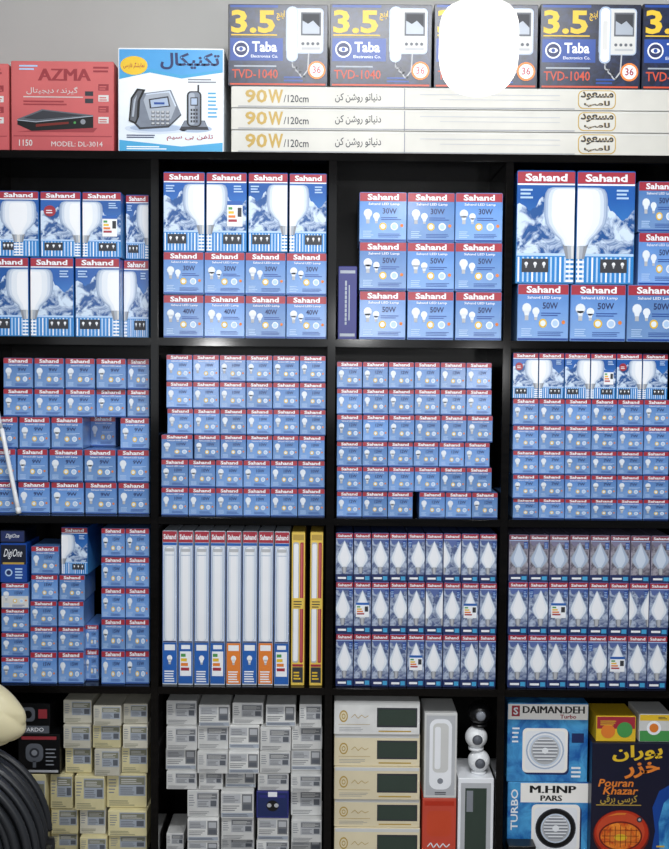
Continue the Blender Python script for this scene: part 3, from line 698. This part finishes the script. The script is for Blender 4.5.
for i, y0 in enumerate((132, 110, 88)):
    o, z = single('long_lamp_carton', art_longtube, 'tubebox', 231, 721, y0, y0 + 22, .02, z, .16, ['bottom', 'middle', 'top'][i] + ' long white tube lamp carton of three under the doorphone cartons', group='long white lamp cartons')
for i, (x0, x1) in enumerate(((228, 328), (330, 432), (434, 538), (540, 641), (642, 745))):
    single('doorphone_carton', art_doorphone, 'darknavy', x0, x1, 4, 86, .022, z, .2,
           ['leftmost navy doorphone carton on the long white lamp cartons', 'navy doorphone carton just left of the lit bulb', 'navy doorphone carton hidden behind the lit bulb',
            'navy doorphone carton just right of the lit bulb', 'navy doorphone carton cut off by the right edge'][i], group='navy doorphone cartons')
single('narrow_carton', art_indigo, 'indigo', 338, 357, 266, 338, .03, ZT[1] + .0004, .16, 'narrow dark indigo carton standing beside the cube shaped bulb cartons')
# dark boxes on the left of the third shelf
zr = P(15, 583, .016).z + .0008
o, zq = single('device_carton', art_digi, 'taba', 0, 27, 543, 583, .02, zr, .13, 'dark blue device carton standing on small bulb cartons at far left')
single('device_carton', art_digiflat, 'darknavy', 0, 25, 530, 543, .022, zq, .12, 'flat navy device carton lying on the dark blue device carton')
# bottom compartments
Z4 = ZT[4] + .0004
z = Z4
for i, y0 in enumerate((828, 799, 767, 734, 701)):
    o, z = single('clock_carton', art_clockbox, 'silverbox' if i == 4 else 'cream', 334, 420, y0, y0 + 30, .02 + .006 * (i % 2), z, .18, ['bottom cream', 'second lowest cream', 'middle cream', 'second highest cream', 'top silvery'][i] + ' clock carton of the stack with dark display windows', group='clock cartons')
o, z = single('lamp_carton', art_rust, 'rust', 422, 456, 798, 865, .02, Z4, .16, 'orange red lamp carton beside the cream clock cartons')
single('lamp_carton', art_lamp, 'offwhite', 424, 457, 713, 797, .02, z, .14, 'tall white carton with rounded lamp picture on the orange red carton')
o, zw = single('window_carton', art_window, 'white', 457.5, 493.5, 778, 865, .02, Z4, .16, 'white carton with grey window below the round sensor lamps')
o, z = single('fan_carton', art_fan_b, 'fanblue', 507, 588, 782, 865, .07, Z4, .18, 'lower blue ventilation fan carton with vertical white lettering at left', group='ventilation fan cartons')
single('fan_carton', art_fan_a, 'fanblue', 507, 588, 703, 782, .07, z, .18, 'upper blue ventilation fan carton with white header and red logo', group='ventilation fan cartons')
o, z = single('heater_carton', art_heater, 'heat', 591, 672, 743, 865, .03, Z4, .2, 'dark navy heater carton with glowing orange heater and yellow lettering')
single('lamp_carton', art_redyellow, 'yellow', 596, 636, 716, 742, .04, z, .12, 'small red and yellow carton on the dark heater carton')
single('lamp_carton', art_greenyellow, 'offwhite', 639, 672, 714, 742, .04, z, .12, 'small green and yellow carton on right end of heater carton')
single('device_carton', art_black, 'black', 508, 536, 846, 865, .012, Z4, .05, 'small black carton standing in front of the fan cartons')
# far left bottom: dark boxes behind the hose
o, z = single('filler_carton', art_terminal, 'creamy', 14, 46, 774, 865, .03, Z4, .14, 'tall cream carton behind the coiled hose')
o, z = single('camera_carton', art_camera, 'black', 18, 60, 734, 774, .03, z, .12, 'black carton with grey camera picture above the coiled hose')
single('camera_carton', art_pardo, 'black', 16, 50, 703, 734, .03, z, .12, 'black carton with white lettered foot on the camera picture carton')

# ------------------------------------------------------------------ lathe things
def lathe(name, prof, m, parent=None, n=28, axis='z', loc=(0, 0, 0)):
    bm = bmesh.new(); rings = []
    for r, z in prof:
        if r < 1e-5: rings.append([bm.verts.new((0, 0, z))])
        else: rings.append([bm.verts.new((r * math.cos(2 * PI * k / n), r * math.sin(2 * PI * k / n), z)) for k in range(n)])
    for a, b in zip(rings, rings[1:]):
        for k in range(n):
            q = (k + 1) % n
            if len(a) == 1 and len(b) == 1: continue
            if len(a) == 1: bm.faces.new((a[0], b[q], b[k]))
            elif len(b) == 1: bm.faces.new((a[k], a[q], b[0]))
            else: bm.faces.new((a[k], a[q], b[q], b[k]))
    if axis == 'y':
        for v in bm.verts: v.co = Vector((v.co.x, -v.co.z, v.co.y))
    bmesh.ops.recalc_face_normals(bm, faces=bm.faces[:])
    o = link(name, bm, m, parent, True); o.location = loc
    return o

# hanging lit bulb in front of the shelves
dB = -.95
pb = P(478, 95, dB); k = S * (D + dB) / D
zr = 2.95
lamp = empty('pendant_bulb', (pb.x, dB, pb.z)); tag(lamp, 'large glowing white bulb hanging in front of the doorphone cartons', 'light bulb')
r = 39 * k; H = 87 * k
lathe('diffuser', [(0, 0), (r * .30, .0018), (r * .56, .008), (r * .75, .018), (r * .88, .031), (r * .96, .048), (r, .068), (r, H - .048), (r * .985, H - .032), (r * .93, H - .018), (r * .82, H - .008), (r * .64, H - .001), (r * .5, H), (0, H)], 'frosted', lamp, 48)
lathe('emitter', [(0, .022), (r * .3, .026), (r * .48, .042), (r * .54, .062), (r * .54, H - .044), (r * .45, H - .026), (0, H - .018)], 'emitter', lamp, 32)
lathe('housing', [(0, H + .0005), (r * .5, H + .0005), (r * .48, H + .012), (r * .40, H + .05), (r * .32, H + .075), (.0, H + .076)], 'plastic', lamp)
lathe('socket', [(.0, H + .074), (.021, H + .076), (.021, H + .13), (.012, H + .145), (0, H + .145)], 'black', lamp)
lathe('cord', [(.0, H + .143), (.0035, H + .144), (.0035, zr - pb.z - .03), (0, zr - pb.z - .029)], 'black', lamp, 10)
lathe('ceiling_rose', [(0, zr - pb.z - .032), (.045, zr - pb.z - .03), (.05, zr - pb.z - .001), (0, zr - pb.z - .001)], 'plastic', lamp)

# round sensor lamps standing on the window carton
def sensor(px0, d, z, rr, label, dark):
    o = empty('sensor_lamp', (P(px0, 750, d).x, d, z)); tag(o, label, 'sensor lamp', 'round sensor lamps')
    m = 'black' if dark else 'plastic'
    lathe('base', [(0, 0), (rr * .66, 0), (rr * .70, rr * .2), (rr * .4, rr * .3), (0, rr * .3)], m, o)
    lathe('ball', [(0, rr * .17)] + [(rr * math.sin(t), rr * 1.14 - rr * math.cos(t)) for t in [.25 + i * (PI - .25) / 14 for i in range(14)]] + [(0, rr * 2.14)], m, o)
    lathe('lens', [(0, rr * .12), (rr * .34, rr * .06), (rr * .46, -rr * .06), (0, -rr * .06)], 'grey' if dark else 'dgrey', o, axis='y', loc=(0, -rr * .96, rr * 1.14))
    return z + rr * 2.15
z = sensor(479, .06, zw, .0310, 'lower white round sensor lamp standing on the window carton', False)
z = sensor(476, .06, z, .0310, 'upper white round sensor lamp under the black one', False)
sensor(479, .06, z, .0320, 'black round sensor lamp on top of the white ones', True)

# coil of hose standing on the floor in front
dH = -.30
hc = P(-58, 850, dH); tr = .0112; RO = hc.z - .001
pts = []
for lay in range(8):
    yy = -.195 - lay * .0245; r0 = RO - tr - (.020, .008, .016, .003, .012, .0, .010, .004)[lay]; turns = 7
    N = 200
    for t in range(N * turns):
        f = t / N; ff = f if lay % 2 == 0 else turns - f
        a = 2 * PI * f
        w = .003 * math.sin(a * 1.5 + lay)
        rd = r0 - ff * .0226 + .0025 * math.sin(a * .7 + lay * 2) - .0025
        pts.append(Vector((hc.x + rd * math.cos(a), yy + w, hc.z + rd * math.sin(a))))
bm = bmesh.new(); prev = None; nS = 8
for i in range(1, len(pts) - 1):
    t = (pts[i + 1] - pts[i - 1]).normalized(); n1 = Vector((0, 1, 0)); n1 = (n1 - t * n1.dot(t)).normalized(); n2 = t.cross(n1)
    rr = tr if i % 2 else tr * .93
    ring = [bm.verts.new(pts[i] + (n1 * math.cos(2 * PI * q / nS) + n2 * math.sin(2 * PI * q / nS)) * rr) for q in range(nS)]
    if prev:
        for q in range(nS): bm.faces.new((prev[q], prev[(q + 1) % nS], ring[(q + 1) % nS], ring[q]))
    else: bm.faces.new(ring)
    prev = ring
bm.faces.new(prev[::-1])
bmesh.ops.recalc_face_normals(bm, faces=bm.faces[:])
o = link('hose_coil', bm, 'hose', None, True); tag(o, 'tightly stacked coil of dark hose standing at the bottom left', 'hose')

# folded plastic bag draped over the coil
def tube(bm, pts, r, n=8):
    prev = None
    for i, p in enumerate(pts):
        t = (pts[min(i + 1, len(pts) - 1)] - pts[max(i - 1, 0)]).normalized(); u = Vector((0, 1, 0)) if abs(t.y) < .9 else Vector((1, 0, 0))
        a = t.cross(u).normalized(); b = t.cross(a)
        ring = [bm.verts.new(p + (a * math.cos(2 * PI * q / n) + b * math.sin(2 * PI * q / n)) * r) for q in range(n)]
        if prev:
            for q in range(n): bm.faces.new((prev[q], prev[(q + 1) % n], ring[(q + 1) % n], ring[q]))
        else: bm.faces.new(ring)
        prev = ring
    bm.faces.new(prev[::-1]); bmesh.ops.recalc_face_normals(bm, faces=bm.faces[:])
dG = -.29
bc = P(-24, 712, dG)
bag = empty('plastic_bag', (bc.x, dG, bc.z)); tag(bag, 'folded pale yellowish plastic bag lying on top of the hose coil', 'bag')
bm = bmesh.new(); bmesh.ops.create_icosphere(bm, subdivisions=6, radius=1)
for v in bm.verts:
    c = v.co.copy(); ang = math.atan2(c.y, c.x)
    s1 = c.x * .8 + c.z * .55 + noise.noise(c * 1.2) * .25
    fold = .085 * (1 - abs(math.sin(s1 * 5.2))) ** 2 - .03
    nn = noise.noise(c * 1.0) * .10 - fold
    top = 1 - .28 * max(0, c.z)
    q = Vector((c.x * .120 * top * (1 + nn), c.y * .062 * (1 + nn), c.z * .086 * (1 + nn * .5)))
    q.x += .024 * max(0, -c.z)
    wx = bc.x + q.x - hc.x                                   # stay on the outside of the coil
    if abs(wx) < RO: q.z = max(q.z, hc.z + math.sqrt((RO + .002) ** 2 - wx * wx) - bc.z)
    v.co = q
link('sack', bm, 'bag', bag, True)
for sx in (-1, 1):
    bm = bmesh.new(); b0 = Vector((sx * .03 - .03, 0, .066))
    tube(bm, [b0 + Vector((.022 * math.cos(t) + sx * .012 * math.sin(t), sx * .01 * math.sin(t), .030 * math.sin(t))) for t in [PI * q / 8 for q in range(9)]], .005); link('handle', bm, 'bag', bag, True)

# slanting white rod leaning in the left compartment
a = P(19, 519, .014); b = P(-10, 372, .014); a.z = ZT[2] + .004
bm = bmesh.new(); tube(bm, [a.lerp(b, q / 10) for q in range(7)], .006, 12); root = empty('metal_rod', a)
for v in bm.verts: v.co -= a
link('lower_tube', bm, 'plastic', root, True)
bm = bmesh.new(); tube(bm, [a.lerp(b, .58 + q / 14) - a for q in range(7)], .0042, 12); link('upper_tube', bm, 'chrome', root, True)
bm = bmesh.new(); tube(bm, [a.lerp(b, .0) - a, a.lerp(b, .04) - a], .0072, 12); link('tip', bm, 'plastic', root, True)
tag(root, 'slanting white rod leaning in front of small cartons at left edge', 'rod')

# ------------------------------------------------------------------ the setting
def struct(name, x0, x1, y0, y1, z0, z1, m):
    bm = bmesh.new(); mbox(bm, x0, x1, y0, y1, z0, z1, 0); o = link(name, bm, m); o['kind'] = 'structure'; return o
struct('floor', -3, 3, -4.2, .43, -.1, 0, 'floortile')
struct('wall_back', -3, 3, DEPTH + .01, DEPTH + .11, 0, 2.95, 'wallpaint')
struct('ceiling', -3, 3, -4.2, .43, 2.95, 3.05, 'ceilpaint')

# ------------------------------------------------------------------ light
w = bpy.data.worlds.new('World'); SC.world = w; w.use_nodes = True
w.node_tree.nodes['Background'].inputs['Color'].default_value = (.80, .89, 1, 1); w.node_tree.nodes['Background'].inputs['Strength'].default_value = .24
def area(name, loc, tgt, sx, sy, e, col=(1, 1, 1)):
    L = bpy.data.lights.new(name, 'AREA'); L.shape = 'RECTANGLE'; L.size = sx; L.size_y = sy; L.energy = e; L.color = col
    o = bpy.data.objects.new(name, L); COL.objects.link(o); o.location = loc
    o.rotation_euler = (Vector(tgt) - Vector(loc)).to_track_quat('-Z', 'Y').to_euler()
area('ceiling_panel_light', (.25, -1.6, 2.9), (.15, -.1, .6), 1.3, .35, 56, (.96, .98, 1))
area('front_fill_light', (-.6, -4.6, 1.9), (0, 0, 1.2), 2.6, 1.6, 24, (.90, .95, 1))  # broad soft fill added behind the camera, no real window there
for x, zz in ((-.75, 1.55), (.15, 1.75), (.9, 1.45)):
    area('glare_light', (x, -3.9, zz), (x * .4, 0, 1.1), .12, .12, 9, (1, 1, 1))  # small unseen lights added behind the camera to put glare spots on cartons
pl = bpy.data.lights.new('bulb_light', 'POINT'); pl.energy = 2.2; pl.shadow_soft_size = .05; pl.color = (1, .98, .95)
o = bpy.data.objects.new('bulb_light', pl); COL.objects.link(o); o.location = (pb.x, dB + .13, pb.z + .08)

cd = bpy.data.cameras.new('Camera'); cam = bpy.data.objects.new('Camera', cd); COL.objects.link(cam)
cd.sensor_width = 36; cd.lens = 36 * F / 849; cd.clip_start = .05
m3 = Matrix((RV, UV, -FW)).transposed().to_4x4(); m3.translation = CAM; cam.matrix_world = m3
SC.camera = cam
SC.view_settings.view_transform = 'Standard'
print('objects', len(bpy.data.objects))
